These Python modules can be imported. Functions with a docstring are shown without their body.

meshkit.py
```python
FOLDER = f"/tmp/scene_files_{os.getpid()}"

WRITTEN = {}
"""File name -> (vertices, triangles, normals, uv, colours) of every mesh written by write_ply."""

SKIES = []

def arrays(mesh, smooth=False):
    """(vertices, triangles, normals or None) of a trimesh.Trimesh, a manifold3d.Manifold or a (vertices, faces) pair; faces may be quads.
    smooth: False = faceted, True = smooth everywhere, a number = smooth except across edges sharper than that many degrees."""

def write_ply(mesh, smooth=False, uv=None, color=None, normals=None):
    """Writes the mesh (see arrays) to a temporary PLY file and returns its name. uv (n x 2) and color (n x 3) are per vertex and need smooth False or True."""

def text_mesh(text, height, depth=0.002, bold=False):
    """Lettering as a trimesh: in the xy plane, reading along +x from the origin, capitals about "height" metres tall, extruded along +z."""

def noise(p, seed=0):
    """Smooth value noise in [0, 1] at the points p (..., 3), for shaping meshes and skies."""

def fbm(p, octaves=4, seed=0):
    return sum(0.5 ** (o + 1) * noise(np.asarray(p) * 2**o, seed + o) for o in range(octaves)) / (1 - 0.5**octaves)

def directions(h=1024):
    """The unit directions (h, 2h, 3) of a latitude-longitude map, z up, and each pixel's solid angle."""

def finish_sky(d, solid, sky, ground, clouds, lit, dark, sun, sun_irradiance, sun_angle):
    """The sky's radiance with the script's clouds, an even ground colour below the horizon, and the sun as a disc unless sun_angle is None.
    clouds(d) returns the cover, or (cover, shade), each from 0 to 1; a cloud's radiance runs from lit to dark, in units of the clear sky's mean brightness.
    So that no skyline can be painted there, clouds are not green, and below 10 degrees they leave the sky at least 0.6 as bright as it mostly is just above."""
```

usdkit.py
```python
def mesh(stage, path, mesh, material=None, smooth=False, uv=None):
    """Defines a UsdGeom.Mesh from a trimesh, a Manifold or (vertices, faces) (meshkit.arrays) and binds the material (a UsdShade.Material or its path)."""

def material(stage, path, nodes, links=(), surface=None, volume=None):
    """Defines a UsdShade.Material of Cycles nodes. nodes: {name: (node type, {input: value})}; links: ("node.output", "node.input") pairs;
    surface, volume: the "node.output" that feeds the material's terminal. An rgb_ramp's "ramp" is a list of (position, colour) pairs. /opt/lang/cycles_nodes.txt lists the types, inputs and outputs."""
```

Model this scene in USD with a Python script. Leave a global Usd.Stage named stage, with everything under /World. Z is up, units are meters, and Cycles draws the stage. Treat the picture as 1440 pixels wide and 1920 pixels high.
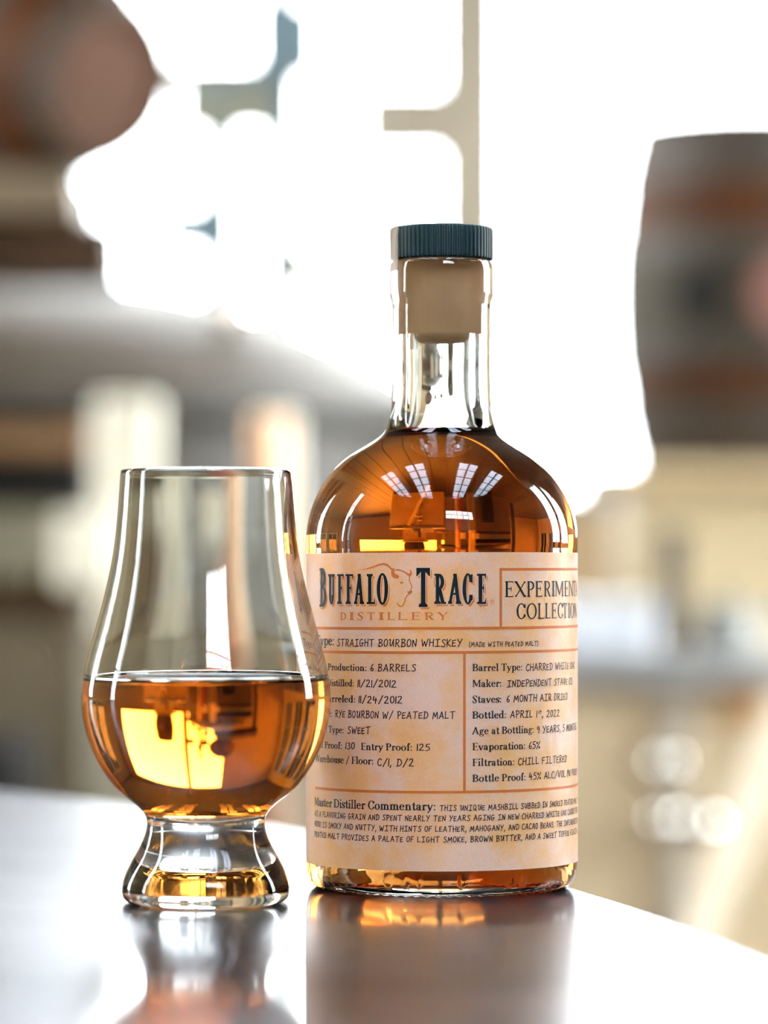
import math, random
import numpy as np, trimesh, manifold3d as mf, shapely
from shapely import affinity
from shapely.geometry import Polygon, LineString, Point, box as sbox
from shapely.ops import unary_union
from scipy.interpolate import splprep, splev
import usdkit, meshkit
from pxr import Usd, UsdGeom, UsdLux, UsdShade, Gf, Sdf

random.seed(7)
rng = np.random.default_rng(7)
stage = Usd.Stage.CreateInMemory()
UsdGeom.SetStageUpAxis(stage, 'Z'); UsdGeom.SetStageMetersPerUnit(stage, 1.0)
UsdGeom.Xform.Define(stage, '/World'); UsdGeom.Scope.Define(stage, '/World/Looks')

# ------------------------------------------------------------------ camera, sky, exposure
TABLE_Z = 0.95                                   # height of the steel counter
CAM = np.array([0.0, -0.977, TABLE_Z + 0.0858])
FPX = 6526.0                                     # focal length in pixels of the 1440 x 1920 frame
PITCH = math.atan((1088 - 960) / FPX)            # looking up a touch
cam = UsdGeom.Camera.Define(stage, '/World/camera')
cam.AddTranslateOp().Set(Gf.Vec3d(*CAM))
cam.AddRotateXOp().Set(90 + math.degrees(PITCH))
cam.CreateHorizontalApertureAttr(24.0)
cam.CreateFocalLengthAttr(FPX * 24 / 1440)
cam.CreateFStopAttr(6.67)
cam.CreateFocusDistanceAttr(0.948)
cam.CreateClippingRangeAttr((0.02, 500.0))
cam.CreateExposureAttr(0.04)

SKY = 9.0                                        # overcast sky, far brighter than the room
dome = UsdLux.DomeLight.Define(stage, '/World/sky')
dome.CreateIntensityAttr(SKY)
dome.CreateColorAttr(Gf.Vec3f(0.95, 0.975, 1.0))

RIGHT = np.array([1.0, 0, 0]); FWD = np.array([0, math.cos(PITCH), math.sin(PITCH)]); UP = np.array([0, -math.sin(PITCH), math.cos(PITCH)])

def at(px, py, D):
    """The point of the room seen at a pixel of the photograph, D metres away along the view."""
    return CAM + D * (FWD + RIGHT * (px - 720) / FPX + UP * (960 - py) / FPX)

# ------------------------------------------------------------------ materials
MATS = {}
def lin(r, g, b):
    c = np.array([r, g, b]) / 255.0
    return tuple(float(x) for x in np.where(c < .04045, c / 12.92, ((c + .055) / 1.055) ** 2.4))

def plain(name, col, rough=.5, metal=0.0, var=.12, scale=6.0, bump=0.0, coat=0.0, col2=None, stretch=(1, 1, 1), **more):
    """Principled surface with a noise-driven variation between two tones."""
    if name in MATS: return MATS[name]
    c2 = col2 if col2 is not None else tuple(x * (1 - var) for x in col)
    c1 = col if col2 is not None else tuple(min(1, x * (1 + var)) for x in col)
    nodes = {'tc': ('texture_coordinate', {}), 'mp': ('mapping', {'scale': stretch}),
             'n': ('noise_texture', {'scale': scale, 'detail': 4.0}),
             'r': ('rgb_ramp', {'ramp': [(.3, c1), (.7, c2)]}),
             'p': ('principled_bsdf', {'roughness': rough, 'metallic': metal, 'coat_weight': coat, **more})}
    links = [('tc.object', 'mp.vector'), ('mp.vector', 'n.vector'), ('n.fac', 'r.fac'), ('r.color', 'p.base_color')]
    if bump:
        nodes['b'] = ('bump', {'strength': bump, 'distance': .002})
        links += [('n.fac', 'b.height'), ('b.normal', 'p.normal')]
    MATS[name] = usdkit.material(stage, '/World/Looks/' + name, nodes, links, surface='p.BSDF')
    return MATS[name]

def glass_mat():
    return usdkit.material(stage, '/World/Looks/clear_glass', {'g': ('glass_bsdf', {'color': (.985, .995, .99), 'roughness': 0.0, 'IOR': 1.5})}, [], surface='g.BSDF')

def liquid_mat(name, z_top, upright):
    """Whiskey. Its mesh bounds glass on the sides and air on top, so the index steps from 1.36/1.5 to 1.36 at the surface."""
    s = np.array([6.5, 31.0, 72.0]); d = 74.0
    n = {'tc': ('texture_coordinate', {}), 'xyz': ('separate_xyz', {}), 'z': ('math', {'math_type': 'greater_than', 'value2': z_top}),
         'ge': ('geometry', {}), 'ng': ('separate_xyz', {}), 'ab': ('math', {'math_type': 'absolute'}), 'up': ('math', {'math_type': 'greater_than', 'value2': upright}),
         'top': ('math', {'math_type': 'multiply'}), 'ior': ('math', {'math_type': 'multiply_add', 'value2': 1.36 - 1.36 / 1.5, 'value3': 1.36 / 1.5}),
         'g': ('glass_bsdf', {'color': (1, 1, 1), 'roughness': 0.0}), 'v': ('absorption_volume', {'color': tuple(1 - s / d), 'density': d})}
    l = [('tc.object', 'xyz.vector'), ('xyz.z', 'z.value1'), ('ge.true_normal', 'ng.vector'), ('ng.z', 'ab.value1'), ('ab.value', 'up.value1'),
         ('z.value', 'top.value1'), ('up.value', 'top.value2'), ('top.value', 'ior.value1'), ('ior.value', 'g.IOR')]
    return usdkit.material(stage, '/World/Looks/' + name, n, l, surface='g.BSDF', volume='v.volume')

def pane_mat(name='window_glass', tint=(.97, .985, .98)):
    return usdkit.material(stage, '/World/Looks/' + name,
        {'t': ('transparent_bsdf', {'color': tint}), 'g': ('glossy_bsdf', {'color': (1, 1, 1), 'roughness': .02}),
         'f': ('fresnel', {'IOR': 1.45}), 'm': ('mix_closure', {})},
        [('f.fac', 'm.fac'), ('t.BSDF', 'm.closure1'), ('g.BSDF', 'm.closure2')], surface='m.closure')

def paper_mat():
    """Mottled parchment paper: mostly reflecting, a part of the light comes through."""
    n = {'tc': ('texture_coordinate', {}),
         'n1': ('noise_texture', {'scale': 75.0, 'detail': 5.0, 'roughness': .62}),
         'n2': ('noise_texture', {'scale': 38.0, 'detail': 3.0, 'roughness': .55}),
         'mp': ('mapping', {'location': (3.1, 1.7, .4)}),
         'r1': ('rgb_ramp', {'ramp': [(.36, lin(240, 186, 122)), (.46, lin(240, 194, 148)), (.58, lin(236, 210, 196))]}),
         'r2': ('rgb_ramp', {'ramp': [(.4, lin(245, 190, 114)), (.6, lin(236, 190, 154))]}),
         'mx': ('mix', {'fac': .35}),
         'g1': ('noise_texture', {'scale': 2600.0, 'detail': 1.0}),
         'gr': ('rgb_ramp', {'ramp': [(.3, (.9, .9, .9)), (.7, (1.0, 1.0, 1.0))]}),
         'mu': ('mix', {'mix_type': 'multiply', 'fac': 1.0}),
         'p': ('principled_bsdf', {'roughness': .42, 'specular_ior_level': .45}),
         'tl': ('translucent_bsdf', {}), 'm': ('mix_closure', {'fac': .18})}
    l = [('tc.object', 'n1.vector'), ('tc.object', 'mp.vector'), ('mp.vector', 'n2.vector'), ('tc.object', 'g1.vector'),
         ('n1.fac', 'r1.fac'), ('n2.fac', 'r2.fac'), ('r1.color', 'mx.color1'), ('r2.color', 'mx.color2'),
         ('g1.fac', 'gr.fac'), ('mx.color', 'mu.color1'), ('gr.color', 'mu.color2'),
         ('mu.color', 'p.base_color'), ('mu.color', 'tl.color'), ('p.BSDF', 'm.closure1'), ('tl.BSDF', 'm.closure2')]
    return usdkit.material(stage, '/World/Looks/label_paper', n, l, surface='m.closure')

def ink(name, col, thru=.25):
    return usdkit.material(stage, '/World/Looks/' + name,
        {'p': ('principled_bsdf', {'base_color': col, 'roughness': .5, 'specular_ior_level': .3}), 'tl': ('translucent_bsdf', {'color': col}), 'm': ('mix_closure', {'fac': thru})},
        [('p.BSDF', 'm.closure1'), ('tl.BSDF', 'm.closure2')], surface='m.closure')

def steel_top_mat():
    """Brushed, lacquered sheet steel: a broad metal sheen under a smoother clear coat, with faint scratches."""
    n = {'tc': ('texture_coordinate', {}), 'mp': ('mapping', {'scale': (3.0, 90.0, 1.0), 'rotation': (0, 0, .5)}),
         'n': ('noise_texture', {'scale': 9.0, 'detail': 5.0}), 'n2': ('noise_texture', {'scale': 7.0, 'detail': 4.0}),
         'r': ('map_range', {'from_min': .3, 'from_max': .7, 'to_min': .25, 'to_max': .32}),
         'c': ('rgb_ramp', {'ramp': [(.3, (.14, .148, .16)), (.7, (.17, .178, .19))]}),
         'b': ('bump', {'strength': .04, 'distance': .0004}),
         'p': ('principled_bsdf', {'metallic': 1.0, 'specular_tint': (.5, .5, .52), 'coat_weight': .4, 'coat_roughness': .065, 'coat_ior': 1.5})}
    l = [('tc.object', 'mp.vector'), ('mp.vector', 'n.vector'), ('tc.object', 'n2.vector'), ('n2.fac', 'r.value'), ('r.result', 'p.roughness'),
         ('n2.fac', 'c.fac'), ('c.color', 'p.base_color'), ('n.fac', 'b.height'), ('b.normal', 'p.normal')]
    return usdkit.material(stage, '/World/Looks/brushed_steel_top', n, l, surface='p.BSDF')

PANE_ROOF = pane_mat('weathered_skylight_glass', (.68, .72, .78))
GLASS, PANE, PAPER, STEELTOP = glass_mat(), pane_mat(), paper_mat(), steel_top_mat()

# ------------------------------------------------------------------ prim helpers
USED = {}
def numbered(parent, name):
    k = (parent, name); USED[k] = USED.get(k, -1) + 1
    return name if USED[k] == 0 else f'{name}_{USED[k]:03d}'
def path_of(name, parent=None):
    p = parent.GetPath().pathString if parent is not None else '/World'
    return p + '/' + numbered(p, name)
def keys(prim, label=None, cat=None, group=None, kind=None):
    for k, v in (('label', label), ('category', cat), ('group', group), ('kind', kind)):
        if v: prim.SetCustomDataByKey(k, v)
    return prim
def thing(name, label, cat, loc=(0, 0, 0), group=None, kind=None):
    x = UsdGeom.Xform.Define(stage, path_of(name)); x.AddTranslateOp().Set(Gf.Vec3d(*map(float, loc)))
    return keys(x.GetPrim(), label, cat, group, kind)
def part(name, mesh, m, parent, smooth=30, label=None, kind=None):
    return keys(usdkit.mesh(stage, path_of(name, parent), mesh, m, smooth=smooth).GetPrim(), label, None, None, kind)
def struct(name, mesh, m, label=None, cat=None, smooth=30):
    return keys(usdkit.mesh(stage, path_of(name), mesh, m, smooth=smooth).GetPrim(), label, cat, None, 'structure')
def cat_(*ms): return trimesh.util.concatenate([m for m in ms])

def lathe(prof, n=160, closed=False):
    """Revolve (r, z) pairs about z; ends on the axis are closed as fans."""
    prof = np.asarray(prof, float); a = np.linspace(0, 2 * np.pi, n, endpoint=False)
    v, rings = [], []
    for r, z in prof:
        if r < 1e-9: rings.append([len(v)] * n); v.append((0, 0, z))
        else:
            rings.append(list(range(len(v), len(v) + n))); v += [(r * math.cos(t), r * math.sin(t), z) for t in a]
    f = []
    R = list(zip(rings[:-1], rings[1:])) + ([(rings[-1], rings[0])] if closed else [])
    for A, B in R:
        for i in range(n):
            j = (i + 1) % n
            q = (A[i], A[j], B[j], B[i])
            if q[0] != q[1]: f.append((q[0], q[1], q[2]))
            if q[2] != q[3]: f.append((q[0], q[2], q[3]))
    m = trimesh.Trimesh(np.array(v), np.array(f), process=False)
    return m

def curve(pts, n, s=0.0):
    p = np.asarray(pts, float)
    tck, u = splprep(p.T, s=s, k=3)
    return np.array(splev(np.linspace(0, 1, n), tck)).T

def rbox(x0, x1, y0, y1, z0, z1, r=.004):
    """Box with softened edges."""
    r = min(r, .45 * min(x1 - x0, y1 - y0, z1 - z0))
    p = [(x, y, z) for x in (x0 + r, x1 - r) for y in (y0 + r, y1 - r) for z in (z0 + r, z1 - r)]
    off = []
    for x, y, z in p:
        off += [(x - r, y, z), (x + r, y, z), (x, y - r, z), (x, y + r, z), (x, y, z - r), (x, y, z + r)]
    return trimesh.convex.convex_hull(np.array(off))
def pbox(x0, y0, x1, y1, D, depth, r=.006):
    """A box standing in the room whose front face spans the given pixels at distance D."""
    a, b = at(x0, y1, D), at(x1, y0, D)
    return rbox(a[0], b[0], a[1], a[1] + depth, a[2], b[2], r)
def FY(D):
    """The pixel row where the floor is D metres away."""
    return 1088 + CAM[2] * FPX / D
def zbox(x0, y0, x1, zb, D, depth, r=.006):
    """Like pbox, standing on height zb."""
    a, b = at(x0, y0, D), at(x1, y0, D)
    return rbox(a[0], b[0], a[1], a[1] + depth, zb, b[2], r)
def bar(p, q, r, n=14):
    p, q = np.array(p, float), np.array(q, float); d = q - p; L = np.linalg.norm(d)
    m = trimesh.creation.cylinder(radius=r, height=L, sections=n)
    m.apply_transform(trimesh.geometry.align_vectors([0, 0, 1], d / L)); m.apply_translation((p + q) / 2)
    return m
def beam(p, q, w, t):
    """A square-edged bar from p to q, w wide across the view and t deep."""
    p, q = np.array(p, float), np.array(q, float); d = q - p; L = np.linalg.norm(d); d /= L
    side = np.cross(d, [0, 1, 0]); side /= np.linalg.norm(side); dep = np.cross(side, d)
    m = rbox(-w / 2, w / 2, -t / 2, t / 2, -L / 2, L / 2, .006)
    T = np.eye(4); T[:3, 0], T[:3, 1], T[:3, 2], T[:3, 3] = side, dep, d, (p + q) / 2
    if np.linalg.det(T[:3, :3]) < 0: T[:3, 0] *= -1
    m.apply_transform(T); return m
def ball(c, r, n=3):
    m = trimesh.creation.icosphere(n, r); m.apply_translation(c); return m

# ------------------------------------------------------------------ the room shell
X0, X1, Y0, Y1, ZC = -5.0, 5.0, -7.0, 11.2, 6.0
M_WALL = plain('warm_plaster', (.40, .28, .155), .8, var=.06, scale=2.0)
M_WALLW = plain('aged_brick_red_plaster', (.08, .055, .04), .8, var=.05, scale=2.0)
M_FLOOR = plain('worn_timber_floor', (.42, .29, .14), .45, col2=(.30, .20, .10), scale=5.0, stretch=(6, .6, 1))
M_CEIL = plain('dark_ceiling', (.07, .06, .05), .8)
M_FRAME = plain('dark_window_steel', (.16, .17, .17), .5)
M_GROUND = plain('pale_concrete_ground', (.45, .44, .42), .9)

def mbox(x0, x1, y0, y1, z0, z1): return mf.Manifold.cube((x1 - x0, y1 - y0, z1 - z0)).translate((x0, y0, z0))
def holed(b, holes):
    m = mbox(*b)
    for h in holes: m = m - mbox(*h)
    return m
struct('ground', rbox(-70, 70, -70, 70, -.4, -.22, .01), M_GROUND, 'pale concrete ground outside the building', 'ground')
fl = keys(UsdGeom.Xform.Define(stage, path_of('floor')).GetPrim(), 'worn brown timber board floor of the tasting hall', 'floor', None, 'structure')
M_BOARD = [plain(f'floor_board_tone_{i}', tuple(k * c for c in (.035, .022, .012)), .5, scale=5.0, stretch=(9, .7, 1), col2=tuple(k * c for c in (.024, .015, .008))) for i, k in enumerate((.85, 1.0, 1.15))]
part('subfloor', rbox(X0, X1, Y0, Y1, -.2, -.025, .002), M_FLOOR, fl)
nb = 50
for i in range(nb):
    w = (X1 - X0) / nb
    part('floor_board', rbox(X0 + i * w + .002, X0 + (i + 1) * w - .002, Y0, Y1, -.025, 0, .003), M_BOARD[rng.integers(3)], fl)

BACK_WIN = (-1.55, 4.3, 1.29, 5.75)         # x0 x1 z0 z1 of the great window
struct('wall_back', holed((X0, X1, Y1, Y1 + .25, 0, ZC), [(BACK_WIN[0], BACK_WIN[1], Y1 - 1, Y1 + 1, BACK_WIN[2], BACK_WIN[3])]), M_WALL, 'tan plaster wall below and around the great bright window', 'wall', 30)
SIDE_L = [(-.15, .4), (3.6, 5.0), (5.4, 7.3), (7.7, 9.2), (9.5, 10.9)]
SIDE_R = [(1.5, 2.7), (3.0, 4.8), (5.1, 6.9), (7.2, 8.9)]
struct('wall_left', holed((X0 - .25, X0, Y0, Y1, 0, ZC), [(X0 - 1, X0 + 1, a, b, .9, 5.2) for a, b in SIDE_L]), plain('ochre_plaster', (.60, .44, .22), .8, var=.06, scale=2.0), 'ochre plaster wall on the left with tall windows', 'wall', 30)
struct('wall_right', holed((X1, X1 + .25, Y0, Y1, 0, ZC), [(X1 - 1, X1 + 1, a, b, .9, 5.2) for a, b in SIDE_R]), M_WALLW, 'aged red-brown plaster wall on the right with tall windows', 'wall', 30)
FRONT = [(.3, 3.7)]
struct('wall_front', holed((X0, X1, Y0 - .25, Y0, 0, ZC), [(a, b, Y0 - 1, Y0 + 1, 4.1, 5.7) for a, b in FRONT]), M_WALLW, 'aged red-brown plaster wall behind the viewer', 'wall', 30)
SKYL = [(-3.7, -2.6), (-1.9, -.8), (.8, 1.9), (2.6, 3.7)]
struct('ceiling', holed((X0 - .25, X1 + .25, Y0 - .25, Y1 + .25, ZC, ZC + .2), [(a, b, Y0 + .6, .4, ZC - 1, ZC + 1) for a, b in SKYL]), M_CEIL, 'dark ceiling with two long skylights', 'ceiling', 30)

WN = [0]
def window(x0, x1, y0, y1, z0, z1, axis, bars_u, bars_v, bw, label):
    """A window filling the opening: frame, bars and glass. axis: the direction it faces ('x', 'y' or 'z')."""
    WN[0] += 1
    w = UsdGeom.Xform.Define(stage, f'/World/window_{WN[0]}').GetPrim(); keys(w, label, 'window', None, 'structure')
    lo, hi = np.array([x0, y0, z0]), np.array([x1, y1, z1]); k = 'xyz'.index(axis); u, v = [i for i in range(3) if i != k]
    mid = (lo[k] + hi[k]) / 2
    def slab(a, b, c, d, t):
        l, h = lo.copy(), hi.copy(); l[u], h[u], l[v], h[v], l[k], h[k] = a, b, c, d, mid - t, mid + t
        return rbox(l[0], h[0], l[1], h[1], l[2], h[2], .004)
    fw = .06
    part('window_frame', cat_(slab(lo[u], lo[u] + fw, lo[v], hi[v], .05), slab(hi[u] - fw, hi[u], lo[v], hi[v], .05), slab(lo[u], hi[u], lo[v], lo[v] + fw, .05), slab(lo[u], hi[u], hi[v] - fw, hi[v], .05)), M_FRAME, w)
    for i in range(1, bars_u):
        c = lo[u] + (hi[u] - lo[u]) * i / bars_u; part('glazing_bar', slab(c - bw / 2, c + bw / 2, lo[v], hi[v], .025), M_FRAME, w)
    for i in range(1, bars_v):
        c = lo[v] + (hi[v] - lo[v]) * i / bars_v; part('glazing_bar', slab(lo[u], hi[u], c - bw / 2, c + bw / 2, .024), M_FRAME, w)
    part('pane', slab(lo[u] + .01, hi[u] - .01, lo[v] + .01, hi[v] - .01, .004), PANE_ROOF if axis == 'z' else PANE, w)
window(BACK_WIN[0], BACK_WIN[1], Y1 + .05, Y1 + .2, BACK_WIN[2], BACK_WIN[3], 'y', 1, 1, .03, 'great bright window filling the wall behind the bottle')
ORD = ['nearest the viewer', 'second from the viewer', 'third from the viewer', 'fourth from the viewer', 'at the far end']
for i, (a, b) in enumerate(SIDE_L): window(X0 - .2, X0 - .05, a, b, .9, 5.2, 'x', 2, 3, .04, 'tall window in the left wall, ' + ORD[i])
for i, (a, b) in enumerate(SIDE_R): window(X1 + .05, X1 + .2, a, b, .9, 5.2, 'x', 2, 3, .04, 'tall window in the right wall, ' + ORD[i])
for a, b in FRONT: window(a, b, Y0 - .2, Y0 - .05, 4.1, 5.7, 'y', 5, 2, .05, 'high clerestory window in the wall behind the viewer')
for i, (a, b) in enumerate(SKYL): window(a, b, Y0 + .6, .4, ZC + .04, ZC + .18, 'z', 2, 7, .09, 'long ceiling skylight, ' + ['leftmost', 'second from the left', 'third from the left', 'rightmost'][i])

# ------------------------------------------------------------------ the steel counter the glass and bottle stand on
edge = np.array([(-.160, 1.447), (-.098, 1.352), (-.028, 1.225), (.055, .987), (.091, .827)]) + [0, CAM[1]]
A = np.c_[2 * edge, np.ones(len(edge))]; sol = np.linalg.lstsq(A, (edge ** 2).sum(1), rcond=None)[0]
CX, CY = sol[0], sol[1]; CR = math.sqrt(sol[2] + CX ** 2 + CY ** 2)
ct = thing('counter', 'large round-edged brushed steel counter under the glass and the bottle', 'counter', (CX, CY, 0))
T = TABLE_Z
rim = [(CR - .010 * (1 - math.cos(a)) , T - .010 + .010 * math.sin(a)) for a in np.linspace(math.pi / 2, 0, 8)]
rim = [(CR - .010 + .010 * math.cos(a), T - .010 + .010 * math.sin(a)) for a in np.linspace(math.pi / 2, -math.pi / 2, 14)]
part('counter_top', lathe([(0, T)] + [(CR * k, T) for k in (.3, .6, .9, .97)] + rim + [(CR - .03, T - .02), (CR - .03, T - .045), (0, T - .045)], 360), STEELTOP, ct)
part('counter_apron', lathe([(0, T - .045), (CR - .25, T - .045), (CR - .27, .12), (0, .12)], 120), plain('dark_walnut', (.10, .06, .035), .5), ct)
part('counter_plinth', lathe([(0, .12), (CR - .35, .12), (CR - .35, 0.0), (0, 0)], 120), plain('black_plinth', (.02, .02, .02), .6), ct)

# ------------------------------------------------------------------ lettering: two hand-made alphabets drawn as outlines
def _smooth(pts, it=2):
    p = np.array(pts, float); closed = np.allclose(p[0], p[-1])
    for _ in range(it):
        q = .75 * p[:-1] + .25 * p[1:]; r = .25 * p[:-1] + .75 * p[1:]
        m = np.empty((2 * len(q), 2)); m[0::2], m[1::2] = q, r
        p = np.vstack([m, m[:1]]) if closed else np.vstack([p[:1], m, p[-1:]])
    return p
HAND = {
 'A': '0,0 .31,1 .6,0|.12,.34 .52,.36', 'B': '.07,.02 .09,1|~-.02,.97 .38,1.02 .5,.82 .36,.6 .1,.52 .42,.5 .58,.26 .46,.04 .0,0',
 'C': '~.52,.82 .4,1 .2,.95 .06,.6 .06,.25 .2,0 .38,0 .54,.14', 'D': '.08,0 .1,.98|~-.02,.97 .3,1 .54,.75 .56,.35 .36,.06 -.02,0',
 'E': '.5,.86 .1,.8 .1,.02 .52,.08|.1,.44 .44,.48', 'F': '.52,.98 .08,.93 .09,0|.09,.52 .42,.54',
 'G': '~.5,.84 .36,1 .14,.9 .04,.5 .1,.1 .3,-.02 .48,.12 .52,.44|.28,.42 .62,.46', 'H': '.07,1 .07,0|.54,1.02 .54,-.02|.07,.5 .54,.54',
 'I': '.04,.93 .54,1|.3,.97 .28,.03|-.02,0 .56,.06', 'K': '.08,1 .08,0|.52,.98 .1,.44 .54,0', 'L': '.08,1 .09,.02 .52,.07',
 'M': '0,-.02 .12,.92 .34,.28 .58,.96 .68,0', 'N': '.03,0 .07,.9 .46,.04 .52,1.02', 'O': '~.3,1 .1,.85 .04,.45 .16,.05 .34,0 .52,.2 .56,.6 .46,.92 .3,1',
 'P': '.09,0 .08,1|~0,.98 .36,1.02 .54,.8 .42,.54 .09,.42', 'Q': '~.3,1 .1,.85 .04,.45 .16,.05 .34,0 .52,.2 .56,.6 .46,.92 .3,1|.34,.3 .66,-.06',
 'R': '.08,0 .08,1|~0,.98 .36,1.02 .52,.8 .4,.56 .1,.47|.2,.5 .56,-.02', 'S': '~.5,.86 .38,1 .16,.96 .1,.74 .26,.56 .46,.4 .48,.14 .28,-.02 .0,.1',
 'T': '-.04,.95 .62,1.02|.3,.98 .28,-.02', 'U': '~-.02,.86 .1,1.0 .15,.9 .1,.4 .16,.06 .32,.1 .46,.5 .54,1|.54,1 .6,.04', 'V': '0,1 .25,0 .56,1.04',
 'W': '0,.95 .17,0 .37,.68 .55,0 .8,1.02', 'X': '0,1 .52,0|.52,1 0,0', 'Y': '0,1 .28,.5|.56,1.02 .12,-.06', 'Z': '0,1 .5,1 0,0 .52,.02',
 '0': '~.26,1 .08,.85 .04,.45 .12,.05 .28,0 .44,.2 .48,.6 .4,.92 .26,1', '1': '.1,1 .1,0', '2': '~.02,.82 .14,1 .36,.98 .42,.74 .24,.38 .0,.03|0,.03 .5,.02',
 '3': '~.02,.92 .26,1.02 .4,.8 .14,.54 .42,.44 .42,.1 .18,-.02 0,.1', '4': '.1,.98 .03,.42 .52,.42|.36,.75 .34,-.04', '5': '.44,1 .1,.97 .08,.58|~.08,.58 .32,.62 .46,.38 .36,.06 .02,.02',
 '6': '~.36,1 .14,.72 .04,.32 .14,.02 .36,.04 .42,.3 .26,.46 .06,.26', '9': '~.42,.72 .26,1 .08,.88 .08,.6 .26,.5 .42,.76 .4,.4 .3,0',
 '/': '-.04,-.12 .46,1.1', ',': '.12,.1 .04,-.24', '.': '.04,.03 .07,.05', '(': '~.26,1.1 .08,.7 .08,.2 .22,-.16', ')': '~.04,1.1 .22,.7 .2,.2 .02,-.16',
 '%': '~.14,1 .04,.84 .12,.66 .24,.8 .14,1|.62,1.04 .06,-.06|~.54,.34 .44,.18 .52,0 .64,.14 .54,.34',
 's': '~.26,.98 .14,1.04 .06,.92 .24,.78 .16,.62 .02,.68', 't': '.14,1.2 .14,.62|.02,1.0 .3,1.02'}
def hand_glyph(ch, wgt):
    out = []
    for st in HAND[ch].split('|'):
        sm = st.startswith('~'); p = [tuple(map(float, q.split(','))) for q in st.lstrip('~').split()]
        if sm: p = _smooth(p)
        out.append(LineString(p).buffer(wgt / 2, quad_segs=2))
    return unary_union(out)

def ell(cx, cy, rx, ry, n=28):
    a = np.linspace(0, 2 * np.pi, n, endpoint=False); return Polygon(np.c_[cx + rx * np.cos(a), cy + ry * np.sin(a)])
def ln(p, q, w): return LineString([p, q]).buffer(w / 2, cap_style='flat')
def ring(cx, cy, rx, ry, T, t): return ell(cx, cy, rx, ry).difference(ell(cx, cy, max(rx - T, .01), max(ry - t, .01)))
def bowl(xs, x1, y0, y1, T, t):
    """The right-hand bowl of B, D, P, R."""
    def sh(a, b, c, d):
        xm = a + .4 * (b - a); return unary_union([sbox(a, c, xm, d), ell(xm, (c + d) / 2, b - xm, (d - c) / 2)])
    return sh(xs, x1, y0, y1).difference(sh(xs - .01, x1 - T, y0 + t, y1 - t))
def sf(xc, y, h, t, up=1):
    """A bracketed slab serif at height y (up=1: a foot, -1: a head)."""
    return Polygon([(xc - h, y), (xc + h, y), (xc + h, y + up * t * .8), (xc + h * .35, y + up * t * 2.0), (xc - h * .35, y + up * t * 2.0), (xc - h, y + up * t * .8)])
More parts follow.
